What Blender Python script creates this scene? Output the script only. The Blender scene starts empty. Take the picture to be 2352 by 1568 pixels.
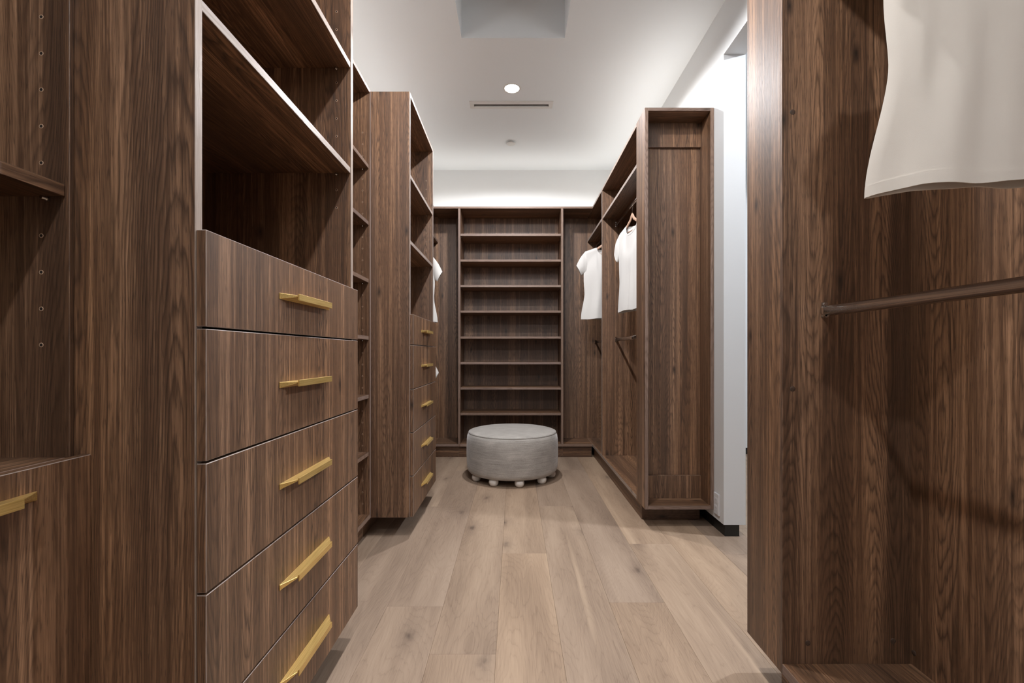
import bpy, bmesh, math, random
from mathutils import Vector, Matrix

random.seed(7)
S = bpy.context.scene
COL = S.collection
PI = math.pi

# ------------------------------------------------------------------ camera
H = 1.05                                   # eye height
cam_d = bpy.data.cameras.new('camera'); cam = bpy.data.objects.new('camera', cam_d); COL.objects.link(cam)
cam.location = (0, 0, H); cam.rotation_euler = (PI/2, 0, 0)
cam_d.sensor_width = 36.0; cam_d.lens = 1045/2352*36
cam_d.shift_x = -6/2352; cam_d.shift_y = 27/2352
cam_d.clip_start = 0.02
S.camera = cam

# ------------------------------------------------------------------ world and exposure
w = bpy.data.worlds.new('world'); S.world = w; w.use_nodes = True
w.node_tree.nodes['Background'].inputs[0].default_value = (0.75, 0.8, 0.9, 1)
w.node_tree.nodes['Background'].inputs[1].default_value = 0.3
S.view_settings.view_transform = 'Standard'; S.view_settings.look = 'None'
S.view_settings.gamma = 1; S.view_settings.use_curve_mapping = False
S.view_settings.exposure = 0.36

DOWN_W = 26.0          # watts of one ceiling downlight
LAMP_K = 4.3
DOWN_COL = (0.98, 0.98, 1.0)
COVE_W = 1.5          # watts per metre of the cove strips
COVE_COL = (1.0, 0.965, 0.91)
HALL_W = 50.0
HALL_COL = (0.86, 0.92, 1.0)

# ------------------------------------------------------------------ layout (metres, camera at x=0 y=0, +Y into the room)
TOE, DECK, TOP = 0.115, 0.14, 2.52
XL, XR = -0.597, 0.78                      # fronts of the deep left towers, front of the right run
XS = -0.818                                # front of the shallow left bays
WALL_L, WALL_R, WALL_B, WALL_N, CEIL = -1.24, 1.195, 4.97, -1.7, 3.05
BACK_L, BACK_R, BACK_B = -1.222, 1.156, 4.90   # inner faces of the back panels
YB = 4.56                                  # front of the back run
T = 0.02

# ------------------------------------------------------------------ materials
def new_mat(name):
    m = bpy.data.materials.new(name); m.use_nodes = True
    nt = m.node_tree
    return m, nt, nt.nodes['Principled BSDF']

def plain(name, col, rough=0.5, metal=0.0, spec=0.5):
    m, nt, b = new_mat(name)
    b.inputs['Base Color'].default_value = (*col, 1); b.inputs['Roughness'].default_value = rough
    b.inputs['Metallic'].default_value = metal; b.inputs['Specular IOR Level'].default_value = spec
    return m

class N:
    def __init__(s, nt): s.nt = nt
    def node(s, t, **kw):
        n = s.nt.nodes.new(t)
        for k, v in kw.items(): setattr(n, k, v)
        return n
    def link(s, a, b): s.nt.links.new(a, b)
    def map(s, src, sc, loc=(0, 0, 0)):
        n = s.node('ShaderNodeMapping'); n.inputs['Scale'].default_value = sc; n.inputs['Location'].default_value = loc
        s.link(src, n.inputs[0]); return n.outputs[0]
    def noise(s, src, scale=1.0, detail=2.0, rough=0.5, dist=0.0):
        n = s.node('ShaderNodeTexNoise'); n.inputs['Scale'].default_value = scale; n.inputs['Detail'].default_value = detail
        n.inputs['Roughness'].default_value = rough; n.inputs['Distortion'].default_value = dist
        s.link(src, n.inputs['Vector']); return n.outputs['Fac']
    def math(s, op, a, b=None, c=None):
        n = s.node('ShaderNodeMath', operation=op)
        for i, v in enumerate((a, b, c)):
            if v is None: continue
            if isinstance(v, (int, float)): n.inputs[i].default_value = v
            else: s.link(v, n.inputs[i])
        return n.outputs[0]
    def ramp(s, src, stops):
        n = s.node('ShaderNodeValToRGB'); e = n.color_ramp.elements
        while len(e) < len(stops): e.new(0.5)
        for i, (p, c) in enumerate(stops):
            e[i].position = p
            e[i].color = (c, c, c, 1) if isinstance(c, (int, float)) else (*c, 1)
        s.link(src, n.inputs[0]); return n.outputs[0]
    def mix(s, fac, a, b, blend='MIX'):
        n = s.node('ShaderNodeMix', data_type='RGBA', blend_type=blend)
        if isinstance(fac, (int, float)): n.inputs[0].default_value = fac
        else: s.link(fac, n.inputs[0])
        for v, i in ((a, 6), (b, 7)):
            if isinstance(v, tuple): n.inputs[i].default_value = (*v, 1)
            else: s.link(v, n.inputs[i])
        return n.outputs[2]

def walnut(name, dark, mid, light, rough=0.42, spec=0.5):
    m, nt, b = new_mat(name); g = N(nt)
    uv = g.node('ShaderNodeTexCoord').outputs['UV']
    # growth lines: contours of a field stretched along the grain; flat spots give cathedral arches, slopes give straight lines
    jag = g.noise(g.map(uv, (60, 6.0, 1)), 1.0, 2.0)
    f1 = g.noise(g.map(uv, (7.5, 0.50, 1)), 1.0, 1.0, 0.4)
    f = g.math('ADD', g.math('MULTIPLY', f1, 64.0), g.math('MULTIPLY', jag, 1.5))
    f = g.math('ADD', f, g.math('MULTIPLY', g.noise(g.map(uv, (160, 9, 1)), 1.0, 1.0), 0.5))
    ring = g.math('FRACT', f)
    line = g.ramp(ring, [(0.0, 1.0), (0.12, 0.6), (0.42, 0.0), (0.78, 0.0), (1.0, 1.0)])
    # how strongly the lines show varies over the leaf
    vis = g.ramp(g.noise(g.map(uv, (8, 0.6, 1), (9, 4, 0)), 1.0, 2.0), [(0.30, 0.22), (0.58, 1.0)])
    line = g.math('MULTIPLY', line, vis)
    band = g.ramp(g.noise(g.map(uv, (13, 0.22, 1), (3.1, 7.7, 0)), 1.0, 3.0, 0.6), [(0.30, 0.0), (0.50, 0.5), (0.70, 1.0)])
    thin = g.ramp(g.noise(g.map(uv, (110, 0.9, 1), (1.7, 2.9, 0)), 1.0, 2.0, 0.55), [(0.30, 0.0), (0.70, 1.0)])
    fib = g.ramp(g.noise(g.map(uv, (330, 9, 1)), 1.0, 2.0, 0.6), [(0.30, 0.0), (0.70, 1.0)])
    pore = g.ramp(g.noise(g.map(uv, (520, 30, 1)), 1.0, 1.0), [(0.30, 1.0), (0.40, 0.0)])
    v = g.math('ADD', g.math('MULTIPLY', band, 0.50), g.math('MULTIPLY', thin, 0.36))
    v = g.math('ADD', v, g.math('MULTIPLY', fib, 0.26))
    v = g.math('SUBTRACT', v, 0.07)
    col = g.ramp(v, [(0.12, tuple(.6*a + .4*c for a, c in zip(dark, mid))), (0.50, mid), (0.88, light)])
    hue = g.ramp(g.noise(g.map(uv, (5, 0.3, 1), (11, 5, 0)), 1.0, 1.0), [(0.35, 0.0), (0.65, 1.0)])
    col = g.mix(hue, col, g.mix(1.0, col, (0.90, 0.96, 1.08), 'MULTIPLY'))
    col = g.mix(g.math('MULTIPLY', line, 0.66), col, dark)
    col = g.mix(g.math('MULTIPLY', pore, 0.5), col, dark)
    # sparse small knots
    vo = g.node('ShaderNodeTexVoronoi', voronoi_dimensions='2D'); vo.inputs['Scale'].default_value = 1.0
    g.link(g.map(uv, (5.5, 2.2, 1)), vo.inputs['Vector'])
    sep = g.node('ShaderNodeSeparateColor'); g.link(vo.outputs['Color'], sep.inputs[0])
    k = g.math('MULTIPLY', g.ramp(vo.outputs['Distance'], [(0.0, 0.95), (0.03, 0.6), (0.09, 0.0)]), g.math('GREATER_THAN', sep.outputs[0], 0.72))
    col = g.mix(k, col, tuple(.5*c for c in dark))
    g.link(col, b.inputs['Base Color'])
    b.inputs['Roughness'].default_value = rough; b.inputs['Specular IOR Level'].default_value = spec
    bp = g.node('ShaderNodeBump'); bp.inputs['Strength'].default_value = 0.25; bp.inputs['Distance'].default_value = 0.0005
    g.link(g.math('SUBTRACT', fib, g.math('ADD', pore, line)), bp.inputs['Height']); g.link(bp.outputs[0], b.inputs['Normal'])
    return m

WD, WM, WL = (0.024, 0.0112, 0.0056), (0.168, 0.084, 0.0415), (0.46, 0.250, 0.130)
M = {}
M['walnut'] = walnut('walnut laminate', WD, WM, WL, rough=0.47, spec=0.65)
M['edge'] = walnut('edge band with painted sheen', (0.25, 0.185, 0.145), (0.37, 0.29, 0.235), (0.45, 0.36, 0.30), rough=0.42, spec=0.5)  # edge band with sheen painted in, for edges that catch the light
M['edge_half_lit'] = walnut('edge band with dim painted sheen', (0.12, 0.075, 0.052), (0.245, 0.160, 0.117), (0.36, 0.25, 0.19), rough=0.48, spec=0.4)  # same band for less lit edges, weaker sheen in its colour

def oak():
    m, nt, b = new_mat('oak floor board'); g = N(nt)
    uv = g.node('ShaderNodeTexCoord').outputs['UV']
    rnd = g.node('ShaderNodeObjectInfo').outputs['Random']
    f1 = g.noise(g.map(uv, (4.6, 0.8, 1)), 1.0, 2.0, 0.5, 0.3)
    f = g.math('ADD', g.math('MULTIPLY', f1, 36.0), g.math('MULTIPLY', g.noise(g.map(uv, (70, 8, 1)), 1.0, 2.0), 1.2))
    ringc = g.ramp(g.math('FRACT', f), [(0.0, 0.0), (0.14, 0.75), (0.6, 1.0), (0.93, 0.85), (1.0, 0.0)])
    fib = g.ramp(g.noise(g.map(uv, (260, 7, 1)), 1.0, 3.0, 0.6), [(0.3, 0.0), (0.7, 1.0)])
    patch = g.ramp(g.noise(g.map(uv, (7, 0.8, 1), (4, 2, 0)), 1.0, 3.0), [(0.35, 0.0), (0.68, 1.0)])
    v = g.math('ADD', g.math('MULTIPLY', ringc, 0.17), g.math('MULTIPLY', fib, 0.24))
    v = g.math('ADD', v, g.math('MULTIPLY', patch, 0.46))
    col = g.ramp(v, [(0.0, (0.200, 0.138, 0.097)), (0.5, (0.345, 0.250, 0.178)), (1.0, (0.46, 0.345, 0.250))])
    tone = g.ramp(rnd, [(0.0, (0.88, 0.88, 0.90)), (0.5, (0.98, 0.97, 0.96)), (1.0, (1.10, 1.06, 1.0))])
    col = g.mix(1.0, col, tone, 'MULTIPLY')
    sap = g.ramp(g.noise(g.map(uv, (9, 0.22, 1), (21, 3, 0)), 1.0, 2.0, 0.4), [(0.64, 0.0), (0.70, 0.40)])
    col = g.mix(sap, col, (0.56, 0.415, 0.285))
    # knots
    vo = g.node('ShaderNodeTexVoronoi', voronoi_dimensions='2D'); vo.inputs['Scale'].default_value = 1.0; vo.inputs['Randomness'].default_value = 1.0
    wp = g.map(uv, (3.4, 1.5, 1))
    g.link(wp, vo.inputs['Vector'])
    kd = g.math('ADD', vo.outputs['Distance'], g.math('MULTIPLY', g.math('SUBTRACT', g.noise(g.map(uv, (30, 18, 1)), 1.0, 3.0), 0.5), 0.17))
    k = g.ramp(kd, [(0.0, 0.85), (0.03, 0.5), (0.08, 0.2), (0.22, 0.0)])
    sep = g.node('ShaderNodeSeparateColor'); g.link(vo.outputs['Color'], sep.inputs[0])
    k = g.math('MULTIPLY', k, g.math('GREATER_THAN', sep.outputs[0], 0.6))
    col = g.mix(k, col, (0.10, 0.068, 0.052))
    g.link(col, b.inputs['Base Color'])
    b.inputs['Roughness'].default_value = 0.50; b.inputs['Specular IOR Level'].default_value = 0.35
    bp = g.node('ShaderNodeBump'); bp.inputs['Strength'].default_value = 0.15; bp.inputs['Distance'].default_value = 0.0006
    g.link(fib, bp.inputs['Height']); g.link(bp.outputs[0], b.inputs['Normal'])
    return m
M['oak'] = oak()

def paint(name, col):
    m, nt, b = new_mat(name); g = N(nt)
    co = g.node('ShaderNodeTexCoord').outputs['Object']
    n = g.noise(g.map(co, (180, 180, 180)), 1.0, 2.0)
    b.inputs['Base Color'].default_value = (*col, 1); b.inputs['Roughness'].default_value = 0.75
    b.inputs['Specular IOR Level'].default_value = 0.2
    bp = g.node('ShaderNodeBump'); bp.inputs['Strength'].default_value = 0.08; bp.inputs['Distance'].default_value = 0.0008
    g.link(n, bp.inputs['Height']); g.link(bp.outputs[0], b.inputs['Normal'])
    return m
M['wall'] = paint('wall paint', (0.72, 0.73, 0.735))
M['ceil'] = paint('ceiling paint', (0.785, 0.82, 0.845))
M['black'] = plain('black plinth', (0.012, 0.012, 0.010), 0.45)
M['white_metal'] = plain('white painted metal', (0.66, 0.65, 0.63), 0.45)
M['slot_dark'] = plain('slot interior', (0.10, 0.085, 0.075), 0.6)
M['plate'] = plain('outlet plastic', (0.74, 0.75, 0.77), 0.35)
M['grey_slot'] = plain('outlet slots', (0.25, 0.25, 0.26), 0.5)
M['chrome'] = plain('polished chrome', (0.62, 0.60, 0.58), 0.10, 1.0)
M['rod'] = plain('chrome rail', (0.88, 0.87, 0.86), 0.07, 1.0)
M['pin'] = plain('shelf pin metal', (0.6, 0.58, 0.55), 0.25, 1.0)
M['hole_rim'] = plain('drilled hole rim', (0.52, 0.36, 0.25), 0.7)
M['hole'] = plain('drilled hole', (0.02, 0.012, 0.008), 0.8)
M['cap'] = walnut('screw cap', (0.05, 0.03, 0.02), (0.09, 0.055, 0.036), (0.13, 0.08, 0.055), 0.5)
M['ball'] = plain('white wood foot', (0.72, 0.67, 0.62), 0.4)

def brass():
    m, nt, b = new_mat('brushed brass'); g = N(nt)
    co = g.node('ShaderNodeTexCoord').outputs['Object']
    n = g.noise(g.map(co, (700, 12, 700)), 1.0, 2.0)
    g.link(g.ramp(n, [(0.3, (0.66, 0.43, 0.13)), (0.7, (0.90, 0.66, 0.26))]), b.inputs['Base Color'])
    b.inputs['Metallic'].default_value = 0.72; b.inputs['Roughness'].default_value = 0.34
    return m
M['brass'] = brass()

def cotton(name, col):
    m, nt, b = new_mat(name); g = N(nt)
    co = g.node('ShaderNodeTexCoord').outputs['Object']
    n = g.noise(g.map(co, (9, 9, 3.5)), 1.0, 3.0, 0.45)
    wv = g.noise(g.map(co, (900, 900, 900)), 1.0, 1.0)
    b.inputs['Base Color'].default_value = (*col, 1); b.inputs['Roughness'].default_value = 0.9
    b.inputs['Specular IOR Level'].default_value = 0.1
    b.inputs['Sheen Weight'].default_value = 0.15
    h = g.math('ADD', g.math('MULTIPLY', n, 1.0), g.math('MULTIPLY', wv, 0.02))
    bp = g.node('ShaderNodeBump'); bp.inputs['Strength'].default_value = 0.45; bp.inputs['Distance'].default_value = 0.012
    g.link(h, bp.inputs['Height']); g.link(bp.outputs[0], b.inputs['Normal'])
    return m
M['cotton'] = cotton('white cotton', (0.68, 0.66, 0.635))
M['cotton_cream'] = cotton('white cotton with painted bounce', (0.82, 0.765, 0.685))  # white shirt; warm bounce off the wood is put into the base colour

def hangerwood():
    m, nt, b = new_mat('pale hanger wood'); g = N(nt)
    co = g.node('ShaderNodeTexCoord').outputs['Object']
    n = g.noise(g.map(co, (14, 160, 160)), 1.0, 3.0)
    g.link(g.ramp(n, [(0.3, (0.42, 0.25, 0.17)), (0.7, (0.58, 0.38, 0.27))]), b.inputs['Base Color'])
    b.inputs['Roughness'].default_value = 0.4
    return m
M['hanger'] = hangerwood()

def velvet(name, top=False):
    m, nt, b = new_mat(name); g = N(nt)
    uv = g.node('ShaderNodeTexCoord').outputs['UV']
    slub = g.noise(g.map(uv, (5, 160, 1)), 1.0, 3.0, 0.6)
    cross = g.noise(g.map(uv, (320, 90, 1)), 1.0, 2.0)
    blotch = g.noise(g.map(uv, (9, 11, 1)), 1.0, 4.0, 0.6)
    v = g.math('ADD', g.math('MULTIPLY', slub, 0.45), g.math('MULTIPLY', cross, 0.30))
    v = g.math('ADD', v, g.math('MULTIPLY', blotch, 0.35))
    g.link(g.ramp(v, [(0.38, (0.27, 0.25, 0.225)), (0.55, (0.40, 0.375, 0.345)), (0.72, (0.56, 0.53, 0.49))]), b.inputs['Base Color'])
    b.inputs['Roughness'].default_value = 0.75; b.inputs['Specular IOR Level'].default_value = 0.25
    b.inputs['Sheen Weight'].default_value = 0.5; b.inputs['Sheen Roughness'].default_value = 0.4
    bp = g.node('ShaderNodeBump'); bp.inputs['Strength'].default_value = 0.35; bp.inputs['Distance'].default_value = 0.002
    g.link(v, bp.inputs['Height']); g.link(bp.outputs[0], b.inputs['Normal'])
    return m
M['velvet'] = velvet('grey velvet')

def emis(name, col, strength):
    m, nt, b = new_mat(name)
    b.inputs['Base Color'].default_value = (*col, 1)
    b.inputs['Emission Color'].default_value = (*col, 1); b.inputs['Emission Strength'].default_value = strength
    return m
M['lens'] = emis('lit downlight lens', (1.0, 0.97, 0.94), 14.0)
M['led'] = emis('lit led strip', (1.0, 0.90, 0.76), 6.0)

# ------------------------------------------------------------------ object helpers
def tag(o, label=None, cat=None, group=None, kind=None):
    if label: o['label'] = label
    if cat: o['category'] = cat
    if group: o['group'] = group
    if kind: o['kind'] = kind
    return o

def thing(name, label, cat, loc=(0, 0, 0), rotz=0.0, group=None):
    o = bpy.data.objects.new(name, None); COL.objects.link(o)
    o.empty_display_size = 0.05
    o.location = loc; o.rotation_euler = (0, 0, rotz)
    return tag(o, label, cat, group)

def wpos(o):
    v = Vector((0, 0, 0))
    while o: v += o.location; o = o.parent
    return v

def link_mesh(name, me, parent=None, loc=None, mats=()):
    o = bpy.data.objects.new(name, me); COL.objects.link(o)
    for m in mats: me.materials.append(m)
    if parent: o.parent = parent
    if loc is not None: o.location = loc
    return o

def from_bm(name, bm, mats, parent=None, loc=(0, 0, 0), smooth=False):
    me = bpy.data.meshes.new(name); bm.to_mesh(me); bm.free()
    if smooth:
        for p in me.polygons: p.use_smooth = True
    return link_mesh(name, me, parent, loc, mats if isinstance(mats, (list, tuple)) else (mats,))

BOXV = [(-1, -1, -1), (1, -1, -1), (1, 1, -1), (-1, 1, -1), (-1, -1, 1), (1, -1, 1), (1, 1, 1), (-1, 1, 1)]
BOXF = [((0, 3, 2, 1), '-z'), ((4, 5, 6, 7), '+z'), ((0, 1, 5, 4), '-y'), ((2, 3, 7, 6), '+y'), ((1, 2, 6, 5), '+x'), ((3, 0, 4, 7), '-x')]
AX = {'x': 0, 'y': 1, 'z': 2}

def board(name, x, y, z, parent=None, grain='z', mat='walnut', edges='', edge_mat='edge_half_lit', bev=0.0009, uvo=None):
    """box between world coordinates, grain-aligned UVs in metres; `edges` lists face directions taking the edge band"""
    lo = Vector((min(x), min(y), min(z))); hi = Vector((max(x), max(y), max(z)))
    c = (lo + hi)/2; h = (hi - lo)/2
    bm = bmesh.new(); uvl = bm.loops.layers.uv.new('UVMap')
    vs = [bm.verts.new((a*h.x, b*h.y, cc*h.z)) for a, b, cc in BOXV]
    ga = AX[grain]; ou, ov = random.uniform(0, 40), random.uniform(0, 40)
    wo = Vector()
    if uvo: (ou, ov), wo = uvo, c
    for idx, d in BOXF:
        f = bm.faces.new([vs[i] for i in idx])
        na = AX[d[1]]
        tang = [a for a in (0, 1, 2) if a != na]
        if ga in tang:
            va = ga; ua = [a for a in tang if a != ga][0]
        else:
            ua, va = tang
        for l in f.loops:
            q = l.vert.co + wo; l[uvl].uv = (q[ua] + ou + na*1.7, q[va] + ov)
        if d in edges.split(): f.material_index = 1
    if bev:
        bmesh.ops.bevel(bm, geom=list(bm.edges), offset=bev, segments=1, affect='EDGES', clamp_overlap=True, **({'material': 1} if mat == 'walnut' else {}))  # walnut bevels take the edge material: highlight lines painted in
    mats = [M[mat]] + ([M[edge_mat]] if edges or mat == 'walnut' else [])
    loc = c - (wpos(parent) if parent else Vector())
    return from_bm(name, bm, mats, parent, loc)

def copy_tree(o, parent=None):
    c = o.copy(); COL.objects.link(c)
    if parent: c.parent = parent
    for ch in list(o.children): copy_tree(ch, c)
    return c

def lathe_bm(prof, n=48, uv_r=None):
    bm = bmesh.new(); uvl = bm.loops.layers.uv.new('UVMap')
    rings = []
    arc = [0.0]
    for a, b in zip(prof[:-1], prof[1:]): arc.append(arc[-1] + math.hypot(b[0]-a[0], b[1]-a[1]))
    for r, z in prof:
        if r < 1e-6: rings.append([bm.verts.new((0, 0, z))])
        else: rings.append([bm.verts.new((r*math.cos(2*PI*i/n), r*math.sin(2*PI*i/n), z)) for i in range(n)])
    for k in range(len(prof)-1):
        A, B = rings[k], rings[k+1]
        for i in range(n):
            j = (i+1) % n
            if len(A) == 1 and len(B) == 1: continue
            if len(A) == 1: vs = [A[0], B[j], B[i]]; uu = [(i+.5, k), (i+1, k+1), (i, k+1)]
            elif len(B) == 1: vs = [A[i], A[j], B[0]]; uu = [(i, k), (i+1, k), (i+.5, k+1)]
            else: vs = [A[i], A[j], B[j], B[i]]; uu = [(i, k), (i+1, k), (i+1, k+1), (i, k+1)]
            f = bm.faces.new(vs); f.smooth = True
            for l, (a, b) in zip(f.loops, uu):
                if uv_r: l[uvl].uv = (a/n*2*PI*uv_r, arc[b])
                else: l[uvl].uv = (l.vert.co.x, l.vert.co.y)
    bmesh.ops.recalc_face_normals(bm, faces=bm.faces)
    return bm

def tube_bm(pts, radii, n=10, cap=True, bm=None):
    """round or oval section swept along points; radii: scalar, list, or list of (a, b)"""
    bm = bm or bmesh.new()
    pts = [Vector(p) for p in pts]
    rings = []; up = None
    for i, p in enumerate(pts):
        t = (pts[min(i+1, len(pts)-1)] - pts[max(i-1, 0)]).normalized()
        if up is None:
            up = Vector((0, 0, 1)) if abs(t.z) < 0.9 else Vector((0, 1, 0))
        s = t.cross(up)
        if s.length < 1e-5: s = t.cross(Vector((1, 0, 0)))
        s.normalize(); u = s.cross(t).normalized(); up = u
        r = radii if isinstance(radii, (int, float)) else radii[i]
        a, b = (r, r) if isinstance(r, (int, float)) else r
        rings.append([bm.verts.new(p + s*(a*math.cos(2*PI*k/n)) + u*(b*math.sin(2*PI*k/n))) for k in range(n)])
    for A, B in zip(rings[:-1], rings[1:]):
        for k in range(n):
            f = bm.faces.new([A[k], A[(k+1) % n], B[(k+1) % n], B[k]]); f.smooth = True
    if cap:
        bm.faces.new(rings[0]); bm.faces.new(rings[-1])
    bmesh.ops.recalc_face_normals(bm, faces=bm.faces)
    return bm

def slab(name, x, y, z, holes, mat, parent=None):
    """horizontal slab with rectangular holes (x0,x1,y0,y1), closed all round"""
    xs = sorted(set([*x] + [v for h in holes for v in h[:2]])); ys = sorted(set([*y] + [v for h in holes for v in h[2:]]))
    def solid(i, j):
        if i < 0 or j < 0 or i >= len(xs)-1 or j >= len(ys)-1: return False
        cx, cy = (xs[i]+xs[i+1])/2, (ys[j]+ys[j+1])/2
        return not any(h[0] < cx < h[1] and h[2] < cy < h[3] for h in holes)
    bm = bmesh.new(); vc = {}
    def v(i, j, k):
        if (i, j, k) not in vc: vc[(i, j, k)] = bm.verts.new((xs[i], ys[j], z[k]))
        return vc[(i, j, k)]
    for i in range(len(xs)-1):
        for j in range(len(ys)-1):
            if not solid(i, j): continue
            bm.faces.new([v(i, j, 0), v(i, j+1, 0), v(i+1, j+1, 0), v(i+1, j, 0)])
            bm.faces.new([v(i, j, 1), v(i+1, j, 1), v(i+1, j+1, 1), v(i, j+1, 1)])
            if not solid(i-1, j): bm.faces.new([v(i, j, 0), v(i, j, 1), v(i, j+1, 1), v(i, j+1, 0)])
            if not solid(i+1, j): bm.faces.new([v(i+1, j, 0), v(i+1, j+1, 0), v(i+1, j+1, 1), v(i+1, j, 1)])
            if not solid(i, j-1): bm.faces.new([v(i, j, 0), v(i+1, j, 0), v(i+1, j, 1), v(i, j, 1)])
            if not solid(i, j+1): bm.faces.new([v(i, j+1, 0), v(i, j+1, 1), v(i+1, j+1, 1), v(i+1, j+1, 0)])
    return from_bm(name, bm, M[mat], parent)

def structure(o): o['kind'] = 'structure'; return o

# ------------------------------------------------------------------ room shell
OPEN = (-0.337, 0.318, 1.99, 2.887)             # light well in the ceiling
SLOT = (-0.327, 0.275, 3.652, 3.686)
X2 = 3.8                                        # far side of the room beyond the doorway
D0, D1, DH = 1.545, 2.60, 2.757                 # doorway in the right wall
structure(slab('ceiling', (WALL_L-0.12, X2+0.12), (WALL_N-0.12, WALL_B+0.12), (CEIL, CEIL+0.12), [OPEN, SLOT], 'ceil'))
well = tag(bpy.data.objects.new('trim_1', None), kind='structure'); COL.objects.link(well)
well.location = ((OPEN[0]+OPEN[1])/2, (OPEN[2]+OPEN[3])/2, CEIL+0.12)
for nm, x, y, z in (('well_side', (OPEN[0]-.03, OPEN[0]), (OPEN[2], OPEN[3]), (CEIL+.12, CEIL+.47)),
                    ('well_side', (OPEN[1], OPEN[1]+.03), (OPEN[2], OPEN[3]), (CEIL+.12, CEIL+.47)),
                    ('well_side', (OPEN[0]-.03, OPEN[1]+.03), (OPEN[3], OPEN[3]+.03), (CEIL+.12, CEIL+.47)),
                    ('well_side', (OPEN[0]-.03, OPEN[1]+.03), (OPEN[2]-.03, OPEN[2]), (CEIL+.12, CEIL+.47)),
                    ('well_top', (OPEN[0]-.03, OPEN[1]+.03), (OPEN[2]-.03, OPEN[3]+.03), (CEIL+.47, CEIL+.50))):
    board(nm, x, y, z, well, mat='ceil', bev=0)
def wallbox(name, x, y, z): return structure(board(name, x, y, z, None, mat='wall', bev=0))
wallbox('wall_left', (WALL_L-.12, WALL_L), (WALL_N, WALL_B), (0, CEIL))
wallbox('wall_back', (WALL_L-.12, WALL_R+.125), (WALL_B, WALL_B+.12), (0, CEIL))
wallbox('wall_near', (WALL_L-.12, X2+.12), (WALL_N-.12, WALL_N), (0, CEIL))
WR2 = WALL_R + 0.125
# right wall: two piers and the header over the doorway, standing on a recessed black plinth
bm = bmesh.new()
def addbox(bm, x, y, z):
    vs = [bm.verts.new((x[(a+1)//2], y[(b+1)//2], z[(c+1)//2])) for a, b, c in BOXV]
    for idx, d in BOXF: bm.faces.new([vs[i] for i in idx])
addbox(bm, (WALL_R, WR2), (D1, WALL_B), (0.07, CEIL))
addbox(bm, (WALL_R, WR2), (WALL_N, D0), (0.07, CEIL))
addbox(bm, (WALL_R, WR2), (D0, D1), (DH, CEIL))
structure(from_bm('wall_right', bm, M['wall']))
structure(board('baseboard_right', (WALL_R+.012, WR2-.03), (D1+.012, WALL_B), (0, .07), None, mat='black', bev=0))
structure(board('baseboard_near', (WALL_R+.012, WR2-.03), (WALL_N, D0-.012), (0, .07), None, mat='black', bev=0))
# room beyond the doorway
wallbox('wall_far', (WR2, X2), (4.72, 4.84), (0.07, CEIL))
wallbox('wall_side', (X2, X2+.12), (WALL_N, 4.84), (0, CEIL))
structure(board('baseboard_far', (WR2, X2), (4.735, 4.84), (0, .07), None, mat='black', bev=0))

# floor: sub-floor with single oak planks
fl = structure(slab('floor', (WALL_L-.12, X2+.12), (WALL_N-.12, WALL_B+.12), (-0.12, -0.015), [], 'black'))
PW = 0.232; X0 = -0.297
joint = {-1: 1.888, 0: 1.588, 1: 2.39, 2: 3.13, 3: 1.918}
for k in range(-5, 18):
    xa = X0 + k*PW
    xb = xa + PW
    xa2, xb2 = max(xa, WALL_L), min(xb, X2)
    if xb2 - xa2 < 0.02: continue
    L = 2.18
    y = joint.get(k, random.uniform(0.4, 2.6))
    while y > WALL_N: y -= L
    while y < WALL_B:
        ya, yb = max(y, WALL_N), min(y+L, WALL_B)
        if yb - ya > 0.03:
            board('plank', (xa2+.0002, xb2-.0002), (ya+.0002, yb-.0002), (-0.015, 0), fl, grain='y', mat='oak', bev=0.0007)
        y += L

# ------------------------------------------------------------------ cabinet fittings
def ring_mesh(r, face):
    """drilled peg hole: raised rim and dark bore, facing -y / +y"""
    bm = bmesh.new(); n = 12; s = -1 if face == '-y' else 1
    def circ(rr, d): return [bm.verts.new((rr*math.cos(2*PI*i/n), s*d, rr*math.sin(2*PI*i/n))) for i in range(n)]
    a, b, c, d = circ(r, 0), circ(r*.93, .0006), circ(r*.66, .0006), circ(r*.62, .0002)
    for A, B, mi in ((a, b, 0), (b, c, 0), (c, d, 1)):
        for i in range(n):
            f = bm.faces.new([A[i], A[(i+1) % n], B[(i+1) % n], B[i]]); f.material_index = mi
    f = bm.faces.new(d); f.material_index = 1
    bmesh.ops.recalc_face_normals(bm, faces=bm.faces)
    me = bpy.data.meshes.new('peg_hole'); bm.to_mesh(me); bm.free()
    me.materials.append(M['hole_rim']); me.materials.append(M['hole'])
    return me
HOLE = {'-y': ring_mesh(0.0042, '-y'), '+y': ring_mesh(0.0042, '+y')}
def holes(panel, x, y, zs, face='-y'):
    for z in zs:
        o = bpy.data.objects.new('peg_hole', HOLE[face]); COL.objects.link(o); o.parent = panel
        o.location = Vector((x, y, z)) - wpos(panel)
def xholes(panel, x, ys, z, d): pass

bm = tube_bm([(0, 0, 0), (0, -.004, 0), (0, -.0045, 0), (0, -.012, 0)], [.0045, .0045, .003, .003], 8)
PIN = bpy.data.meshes.new('shelf_pin'); bm.to_mesh(PIN); bm.free(); PIN.materials.append(M['pin'])
def pin(shelf, x, y, z, flip=False):
    o = bpy.data.objects.new('shelf_pin', PIN); COL.objects.link(o); o.parent = shelf
    o.location = Vector((x, y, z)) - wpos(shelf)
    if flip: o.rotation_euler = (0, 0, PI)
def pin_x(shelf, x, y, z, s):
    o = bpy.data.objects.new('shelf_pin', PIN); COL.objects.link(o); o.parent = shelf
    o.location = Vector((x, y, z)) - wpos(shelf); o.rotation_euler = (0, 0, s*PI/2)

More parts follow.
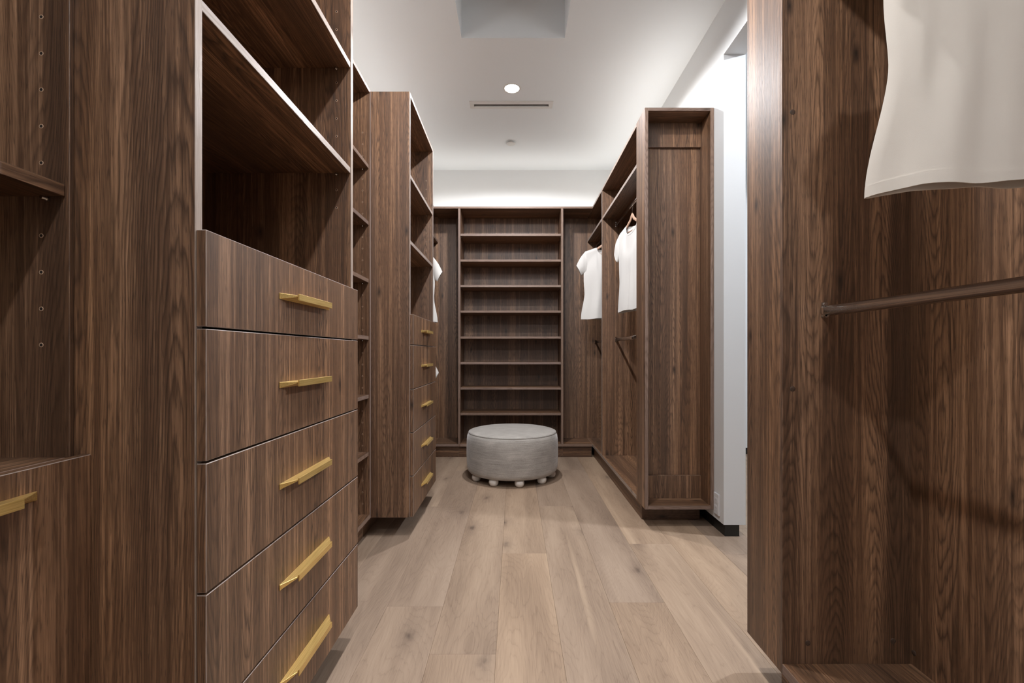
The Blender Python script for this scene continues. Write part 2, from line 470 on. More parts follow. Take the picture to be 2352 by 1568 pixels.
def handle_mesh(L=0.297, lip=0.205, out=0.026, hgt=0.0145):
    """edge pull for a face looking to +X: plate on the face, tapered ledge, lip in front"""
    bm = bmesh.new()
    addbox(bm, (0, .0025), (-L/2, L/2), (-hgt/2, hgt/2))
    # wedge ledge, trapezoid in plan, thin at the front
    t0, t1 = hgt/2, hgt/2
    P = [(.0025, -L/2, hgt/2), (.0025, L/2, hgt/2), (out, lip/2, hgt/2-.001), (out, -lip/2, hgt/2-.001),
         (.0025, -L/2+.004, -hgt/2+.001), (.0025, L/2-.004, -hgt/2+.001), (out, lip/2, hgt/2-.0045), (out, -lip/2, hgt/2-.0045)]
    v = [bm.verts.new(p) for p in P]
    for f in ((0, 3, 2, 1), (4, 5, 6, 7), (0, 1, 5, 4), (2, 3, 7, 6), (1, 2, 6, 5), (3, 0, 4, 7)): bm.faces.new([v[i] for i in f])
    addbox(bm, (out-.0005, out+.003), (-lip/2-.002, lip/2+.002), (-hgt/2+.001, hgt/2+.003))
    bmesh.ops.recalc_face_normals(bm, faces=bm.faces)
    bmesh.ops.bevel(bm, geom=list(bm.edges), offset=.0005, segments=1, affect='EDGES', clamp_overlap=True)
    me = bpy.data.meshes.new('handle'); bm.to_mesh(me); bm.free(); me.materials.append(M['brass'])
    return me
HANDLE = handle_mesh()
def drawer(parent, xf, y, z, hy=None, hz=None, uvo=None):
    """drawer with its front between y and z, front face at xf, looking to +X"""
    d = board('drawer', (xf-.019, xf), y, z, parent, grain='z', edge_mat='edge', bev=.0012, uvo=uvo)
    h = bpy.data.objects.new('handle', HANDLE); COL.objects.link(h); h.parent = d
    h.location = Vector((xf, hy if hy is not None else sum(y)/2, hz if hz is not None else sum(z)/2)) - wpos(d)
    return d
DZ = [1.284, 1.098, 0.845, 0.598, 0.350, 0.115]
def drawers(parent, xf, y, zs=DZ):
    uvo = (random.uniform(0, 40), random.uniform(0, 40))
    for a, b in zip(zs[:-1], zs[1:]):
        drawer(parent, xf, y, (b + .0022, a - .0022), uvo=uvo)

def rail(parent, x, z, y0, y1, kind='hanging_rail'):
    """oval chrome rail along Y with an end socket at each end"""
    bm = bmesh.new()
    n = 40; prof = [(0.0078*math.cos(2*PI*k/40), 0.015*math.sin(2*PI*k/40)) for k in range(40)]
    A = [bm.verts.new((px, -(y1-y0)/2, pz)) for px, pz in prof]; B = [bm.verts.new((px, (y1-y0)/2, pz)) for px, pz in prof]
    for k in range(n):
        f = bm.faces.new([A[k], A[(k+1) % n], B[(k+1) % n], B[k]]); f.smooth = True
    bm.faces.new(A); bm.faces.new(B)
    bmesh.ops.recalc_face_normals(bm, faces=bm.faces)
    r = from_bm(kind, bm, M['rod'], parent, Vector((x, (y0+y1)/2, z)) - wpos(parent))
    for s, yy in ((1, y1), (-1, y0)):
        bm = bmesh.new()
        # open cup following the rail's underside, with a screw eye above
        addbox(bm, (-.0105, -.0080), (-.012, 0), (-.004, .010)); addbox(bm, (.0080, .0105), (-.012, 0), (-.004, .010))
        pr = [(.0105*math.cos(PI + PI*k/10), -.004 + .0135*math.sin(PI + PI*k/10)) for k in range(11)]
        pi_ = [(.0080*math.cos(PI + PI*k/10), -.004 + .0113*math.sin(PI + PI*k/10)) for k in range(11)]
        for k in range(10):
            q = [pr[k], pr[k+1], pi_[k+1], pi_[k]]
            f0 = [bm.verts.new((a, -.012, b)) for a, b in q]; f1 = [bm.verts.new((a, 0, b)) for a, b in q]
            bm.faces.new(f0); bm.faces.new(f1)
            for i in range(4): bm.faces.new([f0[i], f0[(i+1) % 4], f1[(i+1) % 4], f1[i]])
        bm2 = bm
        addbox(bm2, (-.009, .009), (-.002, 0), (-.018, .026))
        tube_bm([(0, -.002, .0205), (0, -.0055, .0205)], [.0052, .0038], 10, True, bm2)
        if s < 0: bmesh.ops.scale(bm2, vec=(1, -1, 1), verts=bm2.verts)
        bmesh.ops.recalc_face_normals(bm2, faces=bm2.faces)
        from_bm('rail_socket', bm2, M['chrome'], r, (0, s*(y1-y0)/2, 0))
    return r

def cap_disc(panel, x, y, z, axis):
    bm = lathe_bm([(0.0080, 0), (0.0078, .0005), (0.0070, .0008), (0, .0009)], 16)
    if axis == '-y': bmesh.ops.rotate(bm, verts=bm.verts, cent=(0, 0, 0), matrix=Matrix.Rotation(PI/2, 3, 'X'))
    else: bmesh.ops.rotate(bm, verts=bm.verts, cent=(0, 0, 0), matrix=Matrix.Rotation(-PI/2, 3, 'Y'))
    from_bm('screw_cap', bm, M['cap'], panel, Vector((x, y, z)) - wpos(panel))

# ------------------------------------------------------------------ left side, nearest: shallow cabinet with a shelf over drawers
A0, A1 = -0.95, 0.8495
a = thing('drawer_cabinet', 'shallow walnut cabinet cut by the left photo edge, shelf over a deep drawer', 'cabinet', (XS-.2, (A0+A1)/2, 0))
pa = board('side_panel', (BACK_L, -0.822), (0.840, A1), (TOE, TOP+.0195), a, edges='+x', edge_mat='walnut')
board('side_panel', (BACK_L, -0.822), (A0, A0+T), (TOE, TOP), a)
board('partition', (BACK_L, -0.822), (0.335, 0.355), (DECK, TOP-T), a)
board('back_panel', (BACK_L-.012, BACK_L), (A0, A1), (TOE, TOP), a)
board('top_board', (BACK_L, -0.822), (A0, 0.840), (TOP, TOP+.0195), a, grain='y', edges='+x')
board('bottom_board', (BACK_L, -0.822), (A0+T, 0.840), (TOE, DECK), a, grain='y')
board('toe_board', (-0.88, -0.862), (A0, A1), (0, TOE), a, grain='y')
for ya, yb in ((0.3555, 0.8395), (A0+T+.0005, 0.3345)):
    board('counter', (BACK_L, -0.829), (ya, yb), (0.838, 0.858), a, grain='y')
    s = board('shelf', (BACK_L, -0.829), (ya+.001, yb-.001), (1.339, 1.361), a, grain='y', edges='+x', edge_mat='walnut')
    pin(s, -0.862, yb+.0, 1.3345)
    s = board('shelf', (BACK_L, -0.829), (ya+.001, yb-.001), (1.95, 1.972), a, grain='y')
    for zz, zt in ((0.862, 0.432), (0.428, 0.115)):
        drawer(a, -0.790, (ya-.017, yb+.0095), (zt, zz), hy=(ya+yb)/2+.005, hz=zz-.047)
holes(pa, 1182 and (95-1182)/1045*0.840, 0.840, [H + (811-yy)/1045*.840 for yy in (39, 123, 206, 290, 374, 541, 625, 709, 792)])

# ------------------------------------------------------------------ left side: deep drawer towers (shelves above five drawers)
def tower(name, label, y0, y1, shelf_z, hole_z, hx, top_first):
    r = thing(name, label, 'cabinet', (-0.9, (y0+y1)/2, 0), 0, 'drawer towers on the left wall')
    board('side_panel', (BACK_L, XL), (y0, y0+T), (TOE, TOP+.0195), r, edges='+x', edge_mat='edge')
    p = board('side_panel', (BACK_L, XL), (y1-T, y1), (TOE, TOP+.0195), r, edges='+x', edge_mat='edge')
    board('back_panel', (BACK_L-.012, BACK_L), (y0, y1), (TOE, TOP), r)
    board('top_board', (BACK_L, XL), (y0+T, y1-T), (TOP, TOP+.0195), r, grain='y', edges='+x', edge_mat='edge')
    board('counter', (BACK_L, XL-.001), (y0+T, y1-T), (top_first-.026, top_first-.006), r, grain='y')
    board('bottom_board', (BACK_L, XL-.001), (y0+T, y1-T), (TOE+.002, DECK), r, grain='y')
    board('toe_board', (XS-.066, XS-.048), (y0, y1), (0, TOE), r, grain='y')
    for z in shelf_z:
        s = board('shelf', (BACK_L, XL-.002), (y0+T+.001, y1-T-.001), (z, z+.021), r, grain='y', edges='+x', edge_mat='edge')
        pin(s, hx, y1-T, z-.0045)
    drawers(r, XL+.019, (y0+.003, y1-.003), [top_first] + DZ[1:])
    holes(p, hx, y1-T, hole_z)
    return r
Y1, Y2, Y3, Y4 = 0.850, 1.680, 2.590, 3.340
tower('drawer_tower', 'tall walnut tower at left front with two shelves above five brass-handled drawers', Y1, Y2, (1.706, 2.090),
      [H + (811-yy)/1045*1.66 for yy in (27, 68, 109, 190, 231, 272, 313, 354, 436, 477)], (773-1182)/1045*1.66, 1.284)
tower('drawer_tower', 'farther walnut drawer tower on the left, beyond the narrow open shelves', Y3, Y4, (1.679, 2.057),
      [H + (811-yy)/1045*3.32 for yy in (415, 435, 455, 475, 515, 535, 555, 575, 595, 635)], (979-1182)/1045*3.32, 1.274)

# ------------------------------------------------------------------ left side: shallow open shelves between the towers
c = thing('open_shelves', 'narrow open walnut shelves recessed between the two drawer towers', 'shelves', (-1.02, (Y2+Y3)/2, 0))
board('side_panel', (BACK_L, XS), (Y2+.0005, Y2+T), (TOE, TOP+.0195), c, edges='+x')
pc = board('side_panel', (BACK_L, XS), (Y3-T, Y3-.0005), (TOE, TOP+.0195), c, edges='+x')
board('back_panel', (BACK_L-.012, BACK_L), (Y2, Y3), (TOE, TOP), c)
board('top_board', (BACK_L, XS), (Y2+T, Y3-T), (TOP, TOP+.0195), c, grain='y', edges='+x')
board('bottom_board', (BACK_L, XS), (Y2+T, Y3-T), (TOE, DECK), c, grain='y', edges='+x')
board('toe_board', (XS-.066, XS-.048), (Y2, Y3), (0, TOE), c, grain='y')
for z in (2.093, 1.773, 1.448, 1.126, 0.796, 0.472):
    s = board('shelf', (BACK_L, XS-.006), (Y2+T+.001, Y3-T-.001), (z, z+.021), c, grain='y', edges='+x')
    pin(s, (832.5-1182)/1045*2.57, Y3-T, z-.0045)
zs = [0.2 + .0655*i for i in range(35)]
zs = [z for z in zs if all(abs(z - s) > .03 for s in (2.103, 1.783, 1.458, 1.136, .806, .482)) and z < 2.45 and not (2.3 < z)]
holes(pc, (832.5-1182)/1045*2.57, Y3-T, zs)

# ------------------------------------------------------------------ left side, far: hanging bay in the corner
e = thing('hanging_bay', 'shadowed corner hanging bay behind the far left drawer tower', 'wardrobe', (-1.02, 4.1, 0))
board('side_panel', (BACK_L, XS), (Y4+.0005, Y4+T), (TOE, TOP), e, edges='+x')
board('back_panel', (BACK_L-.012, BACK_L), (Y4, BACK_B), (TOE, TOP), e)
board('end_panel', (BACK_L, XS), (BACK_B, BACK_B+.016), (TOE, TOP), e)
board('top_board', (BACK_L, XS), (Y4+.0005, BACK_B+.016), (TOP, TOP+.0195), e, grain='y', edges='+x')
board('bottom_board', (BACK_L, XS), (Y4+T, BACK_B), (TOE, DECK), e, grain='y', edges='+x')
board('toe_board', (XS-.066, XS-.048), (Y4, YB+.05), (0, TOE), e, grain='y')
board('shelf', (BACK_L, XS-.006), (Y4+T+.001, BACK_B-.001), (2.235, 2.257), e, grain='y', edges='+x')
rail(e, -0.955, 2.175, Y4+T, BACK_B)
rail(e, -0.955, 1.172, Y4+T, BACK_B)

# ------------------------------------------------------------------ back run: shelf tower and two side bays
UL0, UL1, UR0, UR1 = -0.566, -0.544, 0.466, 0.488
b = thing('shoe_shelves', 'wide walnut shelf unit on the back wall with eight shelves behind the ottoman', 'shelves', (-0.04, 4.75, 0))
pl_ = board('side_panel', (UL0, UL1), (YB, BACK_B), (TOE, TOP-T), b, edges='-y')
pr_ = board('side_panel', (UR0, UR1), (YB, BACK_B), (TOE, TOP-T), b, edges='-y')
board('back_panel', (UL0, UR1), (BACK_B, BACK_B+.016), (TOE, TOP), b)
board('top_board', (UL0, UR1), (YB-.002, BACK_B), (TOP-T, TOP), b, grain='x', edges='-y')
board('bottom_board', (UL1, UR0), (YB, BACK_B), (TOE, DECK), b, grain='x', edges='-y')
board('toe_board', (UL0, UR1), (YB+.05, YB+.068), (0, TOE), b, grain='x')
for z in (2.237, 1.979, 1.724, 1.467, 1.207, .950, .696, .439):
    s = board('shelf', (UL1+.001, UR0-.001), (YB+.003, BACK_B-.02), (z-.011, z+.011), b, grain='x', edges='-y')
    pin_x(s, UR0, YB+.04, z-.0155, -1); pin_x(s, UL1, YB+.04, z-.0155, 1)
def side_bay(name, label, x0, x1):
    r = thing(name, label, 'wardrobe', ((x0+x1)/2, 4.75, 0), 0, 'corner bays of the back run')
    board('back_panel', (x0, x1), (BACK_B, BACK_B+.016), (TOE, TOP), r)
    board('top_board', (x0, x1), (YB-.002, BACK_B), (TOP-T, TOP), r, grain='x', edges='-y')
    board('bottom_board', (x0, x1), (YB, BACK_B), (TOE, DECK), r, grain='x', edges='-y')
    board('toe_board', (x0, x1), (YB+.05, YB+.068), (0, TOE), r, grain='x')
side_bay('corner_bay', 'narrow empty corner bay left of the wide back shelves', XS+.0005, UL0-.0005)
side_bay('corner_bay', 'narrow empty corner bay right of the wide back shelves', UR1+.0005, XR-.0005)

# ------------------------------------------------------------------ right run: end niche facing the camera, then hanging bays
def niche(name, label, yo, d):
    """open end unit; yo = open face, d = +1 when it deepens to +Y (faces the camera)"""
    r = thing(name, label, 'cabinet', (0.98, yo + d*.1, 0), 0, 'end units of the right run')
    X0_, X1_ = XR, 1.193
    dp = 0.19
    fe = '-y' if d > 0 else '+y'
    yy = lambda a_, b_: (yo + d*a_, yo + d*b_)
    p = board('side_panel', (X0_, X0_+T), yy(0, dp), (TOE, TOP), r, edges=fe)
    board('side_panel', (X1_-T, X1_), yy(0, dp), (TOE, TOP), r, edges=fe)
    board('top_board', (X0_+T, X1_-T), yy(0, dp), (TOP-T, TOP), r, grain='x', edges=fe)
    board('bottom_board', (X0_+T, X1_-T), yy(0, dp), (TOE, DECK-.003), r, grain='x', edges=fe)
    board('back_panel', (X0_+T, X1_-T), yy(.160, .170), (DECK, TOP-T), r)
    board('cleat', (X0_+T, X1_-T), yy(.142, .1595), (2.347, TOP-T-.0005), r)
    board('cleat', (X0_+T, X1_-T), yy(.142, .1595), (DECK-.0025, .281), r)
    board('divider', (X0_+T, X1_-T), yy(.1705, dp), (TOE, TOP), r)
    board('toe_board', (X0_+.042, X1_-.02), yy(.16, .178), (0, TOE), r, grain='x')
    board('toe_board', (X0_+.024, X0_+.0419), yy(.155, .19), (0, TOE), r, grain='y')
    return r
F0 = 2.723; F1 = F0 + .19; FP = 4.055
niche('end_niche', 'tall empty walnut niche facing the camera beside the white doorway pier', F0, 1)
f = thing('hanging_wardrobe', 'long two-bay hanging wardrobe along the right wall at the back', 'wardrobe', (0.97, 3.9, 0))
board('back_panel', (BACK_R, BACK_R+.016), (F1+.0005, FP+.01), (TOE, TOP), f)
board('back_panel', (BACK_R, BACK_R+.016), (FP+.0105, BACK_B), (TOE, TOP), f)
board('end_panel', (XR, BACK_R), (BACK_B, BACK_B+.016), (TOE, TOP), f)
board('top_board', (XR, BACK_R), (F1+.0005, BACK_B), (TOP-T, TOP), f, grain='y', edges='-x', edge_mat='edge')
board('bottom_board', (XR, BACK_R), (F1+.0005, BACK_B), (TOE, DECK), f, grain='y', edges='-x', edge_mat='edge')
board('partition', (XR, BACK_R), (FP, FP+.022), (DECK, TOP-T), f, edges='-x', edge_mat='edge')
board('toe_board', (XR+.024, XR+.042), (F1, YB+.05), (0, TOE), f, grain='y')
for ya, yb in ((F1+.0005, FP), (FP+.022, BACK_B)):
    s = board('shelf', (XR+.004, BACK_R), (ya+.001, yb-.001), (2.243, 2.266), f, grain='y', edges='-x', edge_mat='edge')
    pin(s, .83, yb, 2.239)
    rx = 0.905 if yb == FP else 0.872
    rail(f, rx, 2.195, ya, yb)
    rail(f, rx, 1.170, ya, yb)

# near right: hanging bay cut by the photo edge, with its end unit turned to the doorway
HY = 1.326
niche('end_niche', 'walnut end panel at right, between the doorway and the near hanging bay', HY+.19+.01, -1)
h = thing('hanging_wardrobe', 'near hanging wardrobe filling the right photo edge, bare chrome rail across it', 'wardrobe', (0.97, .3, 0))
H0 = -0.95
ph = board('partition', (XR, BACK_R), (HY+.001, HY+.0099), (TOE, TOP-T), h, edges='')
pb = board('back_panel', (BACK_R, BACK_R+.016), (H0, HY+.0099), (TOE, TOP), h)
board('side_panel', (XR, BACK_R), (H0, H0+T), (TOE, TOP-T), h)
board('top_board', (XR, BACK_R), (H0, HY+.0099), (TOP-T, TOP), h, grain='y', edges='-x')
board('bottom_board', (XR, BACK_R), (H0+T, HY-.0005), (TOE, DECK+.006), h, grain='y', edges='-x')
board('toe_board', (XR+.024, XR+.042), (H0, HY+.0099), (0, TOE), h, grain='y')
board('shelf', (XR+.004, BACK_R), (H0+T+.001, HY-.001), (2.243, 2.266), h, grain='y', edges='-x')
rail(h, 0.902, 2.195, H0+T, HY)
rail(h, 0.902, 1.172, H0+T, HY)
k = HY/1045
for px, py in ((1806, 257), (1806, 893), (1856, 1477), (2052, 1472)):
    cap_disc(ph, max((px-1182)*k, XR+.031), HY+.001, H + (811-py)*k, '-y')
yc = BACK_R*1045/(2099-1182)
cap_disc(pb, BACK_R, yc, H + (811-1499)*yc/1045, '-x')

# ------------------------------------------------------------------ ottoman
o = thing('ottoman', 'round grey velvet ottoman on white ball feet in the aisle', 'ottoman', (-0.02, 3.905, 0))
def lathe_part(name, prof, mat, n=72, uv_r=None): return from_bm(name, lathe_bm(prof, n, uv_r), M[mat], o, (0, 0, 0))
lathe_part('upholstered_body', [(0, .052), (.345, .052), (.366, .056), (.379, .068), (.386, .09), (.389, .13), (.391, .2), (.3905, .27), (.388, .32), (.383, .355), (.377, .374), (.371, .3815), (.36, .382), (0, .382)], 'velvet', 96, .39)
lathe_part('cushion_top', [(0, .3825), (.366, .3825), (.3705, .385), (.366, .389), (.35, .3935), (.31, .399), (.25, .4035), (.17, .407), (.08, .409), (0, .4095)], 'velvet', 96)
bm = tube_bm([(.3725*math.cos(2*PI*i/96), .3725*math.sin(2*PI*i/96), .3832) for i in range(97)], .0024, 6, False)
from_bm('piping', bm, M['velvet'], o)
bm = lathe_bm([(0, 0), (.018, 0), (.029, .006), (.036, .017), (.0385, .030), (.037, .042), (.032, .0515), (0, .0515)], 24)
FOOT = bpy.data.meshes.new('foot'); bm.to_mesh(FOOT); bm.free(); FOOT.materials.append(M['ball'])
for i in range(10):
    q = bpy.data.objects.new('foot', FOOT); COL.objects.link(q); q.parent = o
    an = math.radians(-80 + 36*i); q.location = (.333*math.cos(an), .333*math.sin(an), 0)
    if i == 0: q['label'] = 'white ball foot'

# ------------------------------------------------------------------ shirts and hangers
def smooth(a, b, t):
    t = max(0, min(1, (t-a)/(b-a))); return t*t*(3-2*t)

def make_shirt(label, loc, rotz, seed=0, L=0.675, wid=1.0, mat='cotton', fold=1.0, th=1.0, hem_drop=0.0, group=None, pw=2.6, curl=None):
    """short-sleeved T-shirt, front to -y, origin at the collar-shoulder point's height"""
    rnd = random.Random(seed)
    r = thing('t_shirt', label, 'shirt', loc, rotz, group)
    NK, SW = .088, .200
    ph = [rnd.uniform(0, 6.28) for _ in range(6)]
    def ztop(x, side):
        ax = abs(x)
        if ax >= NK: return -(ax-NK)*.34
        q = math.sqrt(max(0, 1-(ax/NK)**2))
        return -(.088 if side < 0 else .022)*q
    def W(s):
        return wid*(SW + .012*smooth(.1, .35, s) - .008*smooth(.4, .65, s) + .034*smooth(.6, 1.0, s))
    def pt(u, s, side, off=0.0):
        x0 = u*SW*wid
        zt = ztop(x0/wid, side)
        x = u*W(s)
        z = zt + s*(-L - zt) - hem_drop*s*s*max(0, -u)*.5
        inneck = max(0, 1-(abs(x0/wid)/NK)**2) if abs(x0/wid) < NK else 0
        d = th*(.006 + .030*smooth(0, .35, s) + .012*smooth(.5, 1, s))*(1-abs(u)**pw)**.75
        d += .022*inneck*(1-smooth(0, .25, s))
        if abs(x0/wid) >= NK: d = max(d, .0095) if s > .012 else max(d, .0095)*math.sqrt(s/.012)
        if abs(u) > .97: d *= max(0, (1-abs(u))/.03)**.5
        fo = fold*smooth(.12, .9, s)*(1-u*u)**.5*(.0075*math.sin(5.1*u+ph[0]+side) + .0055*math.sin(9.7*u+ph[1]+1.2*s+side*2) + .004*math.sin(15*u + ph[2]+2.5*s))
        y = side*(d+off) + fo + .012*fold*math.sin(2.2*u+ph[3])*s*.6
        z += .004*fold*math.sin(6*u+ph[4]+side)*s
        if curl and x < curl:                      # the near edge swings back towards the wall
            q = curl - x; b_ = .018
            q2 = q - b_*.5 if q > b_ else q*q/(2*b_)
            x += q2*.28; y += q2*.95
        return (x, y, z)
    NU, NS = 44, 44
    def sheets(s0, s1, ns, off, name, solid=.0014, u0=-1, u1=1):
        bm = bmesh.new(); G = {}
        for side in (-1, 1):
            for j in range(ns+1):
                for i in range(NU+1):
                    u = u0 + (u1-u0)*i/NU
                    G[side, i, j] = bm.verts.new(pt(u, s0+(s1-s0)*j/ns, side, off))
            for j in range(ns):
                for i in range(NU):
                    vs = [G[side, i, j], G[side, i+1, j], G[side, i+1, j+1], G[side, i, j+1]]
                    f = bm.faces.new(vs if side > 0 else vs[::-1]); f.smooth = True
        bmesh.ops.remove_doubles(bm, verts=bm.verts, dist=.0004)
        me_o = from_bm(name, bm, M[mat], r)
        md = me_o.modifiers.new('thickness', 'SOLIDIFY'); md.thickness = solid; md.offset = 0
        es = me_o.modifiers.new('rim', 'EDGE_SPLIT'); es.split_angle = math.radians(50)
        return me_o
    sheets(0, 1, NS, 0, 'shirt_body')
    sheets(.966, 1.0010, 2, .0012, 'hem', .0022)
    # collar rib along the neckline
    bm = bmesh.new()
    for side in (-1, 1):
        prev = None
        for i in range(25):
            x = -NK + 2*NK*i/24
            p = pt(x/SW, .0, side, .0012); q = pt(x/SW, .022 if side < 0 else .02, side, .0014)
            a_, b_ = bm.verts.new(p), bm.verts.new(q)
            if prev: f = bm.faces.new([prev[0], a_, b_, prev[1]]); f.smooth = True
            prev = (a_, b_)
    bmesh.ops.remove_doubles(bm, verts=bm.verts, dist=.0004)
    cl = from_bm('collar', bm, M[mat], r); md = cl.modifiers.new('thickness', 'SOLIDIFY'); md.thickness = .0014; md.offset = 0
    es = cl.modifiers.new('rim', 'EDGE_SPLIT'); es.split_angle = math.radians(50)
    # sleeves
    for sg in (-1, 1):
        bm = bmesh.new(); rings = []
        n = 28; m = 12
        for j in range(m+1):
            t = j/m
            top = Vector((.194, 0, -.033)).lerp(Vector((.282, 0, -.172)), t) + Vector((.006*math.sin(PI*t), 0, .006*math.sin(PI*t)))
            bot = Vector((.185, 0, -.225)).lerp(Vector((.236, 0, -.262)), t)
            cc = (top+bot)/2; ax = (top-bot)/2
            bb = .011 + .012*smooth(0, .5, t) - .002*t
            ring = []
            for k_ in range(n):
                an = 2*PI*k_/n
                y = bb*math.sin(an)*(1+.12*math.sin(3*an+ph[5]))
                p = cc + ax*math.cos(an) + Vector((0, y + .006*math.sin(4*t+ph[0])*math.cos(an), 0))
                ring.append(bm.verts.new((sg*p.x*wid, p.y, p.z)))
            rings.append(ring)
        for A_, B_ in zip(rings[:-1], rings[1:]):
            for k_ in range(n):
                ff = bm.faces.new([A_[k_], A_[(k_+1) % n], B_[(k_+1) % n], B_[k_]]); ff.smooth = True
        bmesh.ops.recalc_face_normals(bm, faces=bm.faces)
        sl = from_bm('sleeve', bm, M[mat], r); md = sl.modifiers.new('thickness', 'SOLIDIFY'); md.thickness = .0014; md.offset = 0
        es = sl.modifiers.new('rim', 'EDGE_SPLIT'); es.split_angle = math.radians(50)
    return r

def make_hanger(label, loc, rotz, rod_up, group=None):
    """wooden shirt hanger; origin at the shirt's collar height, the rail's centre `rod_up` above"""
    r = thing('clothes_hanger', label, 'hanger', loc, rotz, group)
    for_x = [i/20*.182 for i in range(21)]
    def z(x): return .080 - .020*smooth(0, .03, x)*1 - (.64*min(x, .085)) - .34*max(0, x-.085)
    pts = [(-x, 0, z(x)) for x in for_x[::-1]] + [(x, 0, z(x)) for x in for_x[1:]]
    rad = [(.0055, .006 + .008*(1-abs(p[0])/.182)) for p in pts]
    bm = tube_bm(pts, rad, 10)
    from_bm('hanger_bar', bm, M['hanger'], r, (0, 0, -.019))
    bar = tube_bm([(-.15, 0, -.062), (.15, 0, -.062)], .0045, 8)
    from_bm('trouser_bar', bar, M['hanger'], r, (0, 0, 0))
    zc = rod_up; R_ = .0195
    hp = [(0, 0, .062), (0, 0, zc-.040), (.004, 0, zc-.031), (.012, 0, zc-.022)]
    for i in range(14):
        an = -math.radians(42) + math.radians(225)*i/13
        hp.append((R_*math.cos(an), 0, zc - .002 + R_*math.sin(an)))
    bm = tube_bm(hp, .0019, 8)
    from_bm('hook', bm, M['chrome'], r)
    return r

RZ = 2.195
def hung(label, hlabel, x, y, rail_z, up, rot, hgroup='wooden clothes hangers', **kw):
    z = rail_z - up
    make_shirt(label, (x, y, z), rot, group='T-shirts hanging in the wardrobes', **kw)
    make_hanger(hlabel, (x, y, z), rot, up, hgroup)
hung('white T-shirt facing the aisle at the back of the right wardrobe, farther than its neighbour',
     'pale wood hanger holding the farther T-shirt of the right wardrobe', 0.872, 4.33, RZ, .138, math.radians(-4), seed=3, L=.680)
hung('white T-shirt turned sideways just behind the tall end niche on the right',
     'pale wood hanger with chrome hook just behind the tall end niche', 0.905, 3.50, RZ, .138, math.radians(-76), seed=11, L=.675, fold=1.2)
hung('white T-shirt peeking past the far left drawer tower, upper rail',
     'hanger of the upper T-shirt hidden by the far left drawer tower', -0.955, 4.22, 2.175, .195, math.radians(3), seed=5, L=.64)
hung('white T-shirt on the lower rail by the far left drawer tower, one tip showing',
     'hanger of the lower T-shirt hidden by the far left drawer tower', -0.985, 4.20, 1.172, .13, math.radians(3), seed=6, L=.64)
hung('large white T-shirt with warm bounce painted in, hanging at the top right corner, closest to the camera',
     'hanger of the closest T-shirt, above the top right corner', 0.925, .850, RZ, .138, math.radians(-3), seed=21, L=.690, mat='cotton_cream', fold=.75, th=.35, wid=.97, curl=-.150)

# ------------------------------------------------------------------ ceiling fittings and lamps
def area(name, loc, rot, power, col, sx, sy=None, spread=PI, parent=None):
    l = bpy.data.lights.new(name, 'AREA'); l.energy = power; l.color = col
    l.shape = 'DISK' if sy is None else 'RECTANGLE'; l.size = sx
    if sy: l.size_y = sy
    l.spread = spread
    q = bpy.data.objects.new(name, l); COL.objects.link(q); q.location = loc; q.rotation_euler = rot
    if parent: q.parent = parent; q.location = Vector(loc) - wpos(parent)
    return q

def downlight(label, x, y, power, col=DOWN_COL, spread=168):
    r = thing('recessed_downlight', label, 'ceiling light', (x, y, CEIL), 0, 'recessed ceiling downlights')
    from_bm('trim_ring', lathe_bm([(.068, 0), (.0675, -.0022), (.062, -.0040), (.056, -.0035), (.0535, 0)], 48), M['white_metal'], r)
    from_bm('lens', lathe_bm([(.0535, -.0005), (.050, -.0026), (.03, -.0036), (0, -.004)], 40), M['lens'], r)
    l = bpy.data.lights.new('lamp', 'SPOT'); l.energy = power*LAMP_K; l.color = col
    l.spot_size = math.radians(spread); l.spot_blend = 0.14; l.shadow_soft_size = 0.045
    q = bpy.data.objects.new('lamp', l); COL.objects.link(q); q.parent = r; q.location = (0, 0, -.012)
    return r
downlight('round lit recessed downlight above the ottoman, in front of the slot vent', -0.02, 3.437, DOWN_W*1.15)
downlight('round recessed downlight over the aisle before the ceiling well', 0.0, 1.72, DOWN_W*.98)
downlight('round recessed downlight over the aisle nearest the camera', 0.0, 0.95, DOWN_W*.42)
downlight('round recessed downlight behind the camera', 0.0, -0.75, DOWN_W*.85)
downlight('unseen downlight added for cool light in the room past the doorway', 2.3, 2.3, HALL_W, HALL_COL, 170)  # unseen fixture standing in for cool daylight beyond the doorway

v = thing('slot_vent', 'long thin white slot air vent in the ceiling behind the lit downlight', 'vent', (-0.026, 3.669, CEIL))
vx0, vx1, vy0, vy1 = -0.360, 0.308, 3.61, 3.715
for x, y in (((vx0, vx1), (vy0, SLOT[2])), ((vx0, vx1), (SLOT[3], vy1)), ((vx0, SLOT[0]), (SLOT[2], SLOT[3])), ((SLOT[1], vx1), (SLOT[2], SLOT[3]))):
    board('frame', x, y, (CEIL-.004, CEIL), v, mat='white_metal', bev=.0008)
board('duct', (SLOT[0]-.01, SLOT[1]+.01), (SLOT[2]-.01, SLOT[3]+.01), (CEIL+.121, CEIL+.14), v, mat='slot_dark', bev=0)
board('blade', (SLOT[0]+.001, SLOT[1]-.001), (SLOT[3]-.010, SLOT[3]-.0005), (CEIL+.004, CEIL+.05), v, mat='slot_dark', bev=0)
board('blade', (SLOT[0]+.001, SLOT[1]-.001), (SLOT[2]+.0005, SLOT[2]+.006), (CEIL+.004, CEIL+.05), v, mat='slot_dark', bev=0)

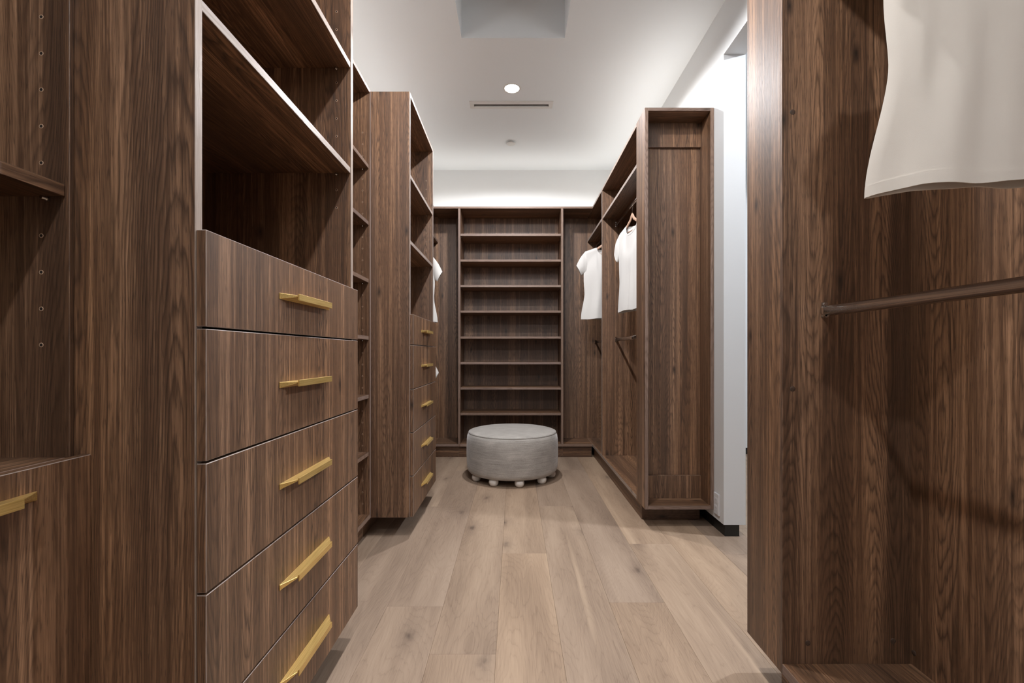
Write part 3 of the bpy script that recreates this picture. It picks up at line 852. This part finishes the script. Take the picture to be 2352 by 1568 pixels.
d_ = from_bm('sprinkler_cover', lathe_bm([(0, 0), (.033, 0), (.034, -.010), (.043, -.011), (.0435, -.0135), (.041, -.0155), (0, -.0165)], 40), M['white_metal'], None, (-0.036, 4.318, CEIL))
tag(d_, 'small round white cover disc on the ceiling between vent and back wall', 'ceiling disc')

# cove strips: led channels lying on the cabinet tops along the walls, shining up
def strip(label, x, y, power):
    r = thing('led_strip', label, 'light strip', (sum(x)/2, sum(y)/2, TOP+.0205), 0, 'cove light strips')
    w_, l_ = x[1]-x[0], y[1]-y[0]
    board('channel', x, y, (TOP+.0205, TOP+.026), r, mat='white_metal', bev=0)
    i = .004
    board('diffuser', (x[0]+i, x[1]-i), (y[0]+i, y[1]-i), (TOP+.0262, TOP+.028), r, mat='led', bev=0)
    area('strip_lamp', (sum(x)/2, sum(y)/2, TOP+.031), (PI, 0, 0), power*max(w_, l_), COVE_COL, max(w_-.01, .01), max(l_-.01, .01), math.radians(165), r)
strip('hidden led strip on top of the left cabinets', (-1.145, -1.125), (-0.9, 4.70), COVE_W*.35)  # near end, out of view, extended as ceiling fill
strip('hidden led strip on top of the right hanging wardrobe', (1.08, 1.10), (2.80, 4.70), COVE_W*.75)
strip('unseen fill strip added on top of the near right wardrobe', (1.08, 1.10), (-0.9, 1.50), COVE_W*2.6)  # fill light added out of view to lift the middle of the ceiling
strip('hidden led strip on top of the back shelves', (-1.10, 1.06), (4.77, 4.79), COVE_W*.50)

# ------------------------------------------------------------------ wall outlet beside the niche
q = thing('wall_outlet', 'white wall outlet low on the doorway pier beside the niche', 'outlet', (WALL_R, 2.68, .164))
board('cover_plate', (WALL_R-.009, WALL_R), (2.648, 2.712), (.102, .226), q, mat='plate', bev=.002)
for z in (.140, .186):
    fc = board('socket', (WALL_R-.0105, WALL_R-.009), (2.663, 2.697), (z-.015, z+.015), q, mat='plate', bev=.0005)
    for dy in (-.006, .006):
        board('socket_slot', (WALL_R-.0109, WALL_R-.0105), (2.68+dy-.0012, 2.68+dy+.0012), (z-.004, z+.005), fc, mat='grey_slot', bev=0)
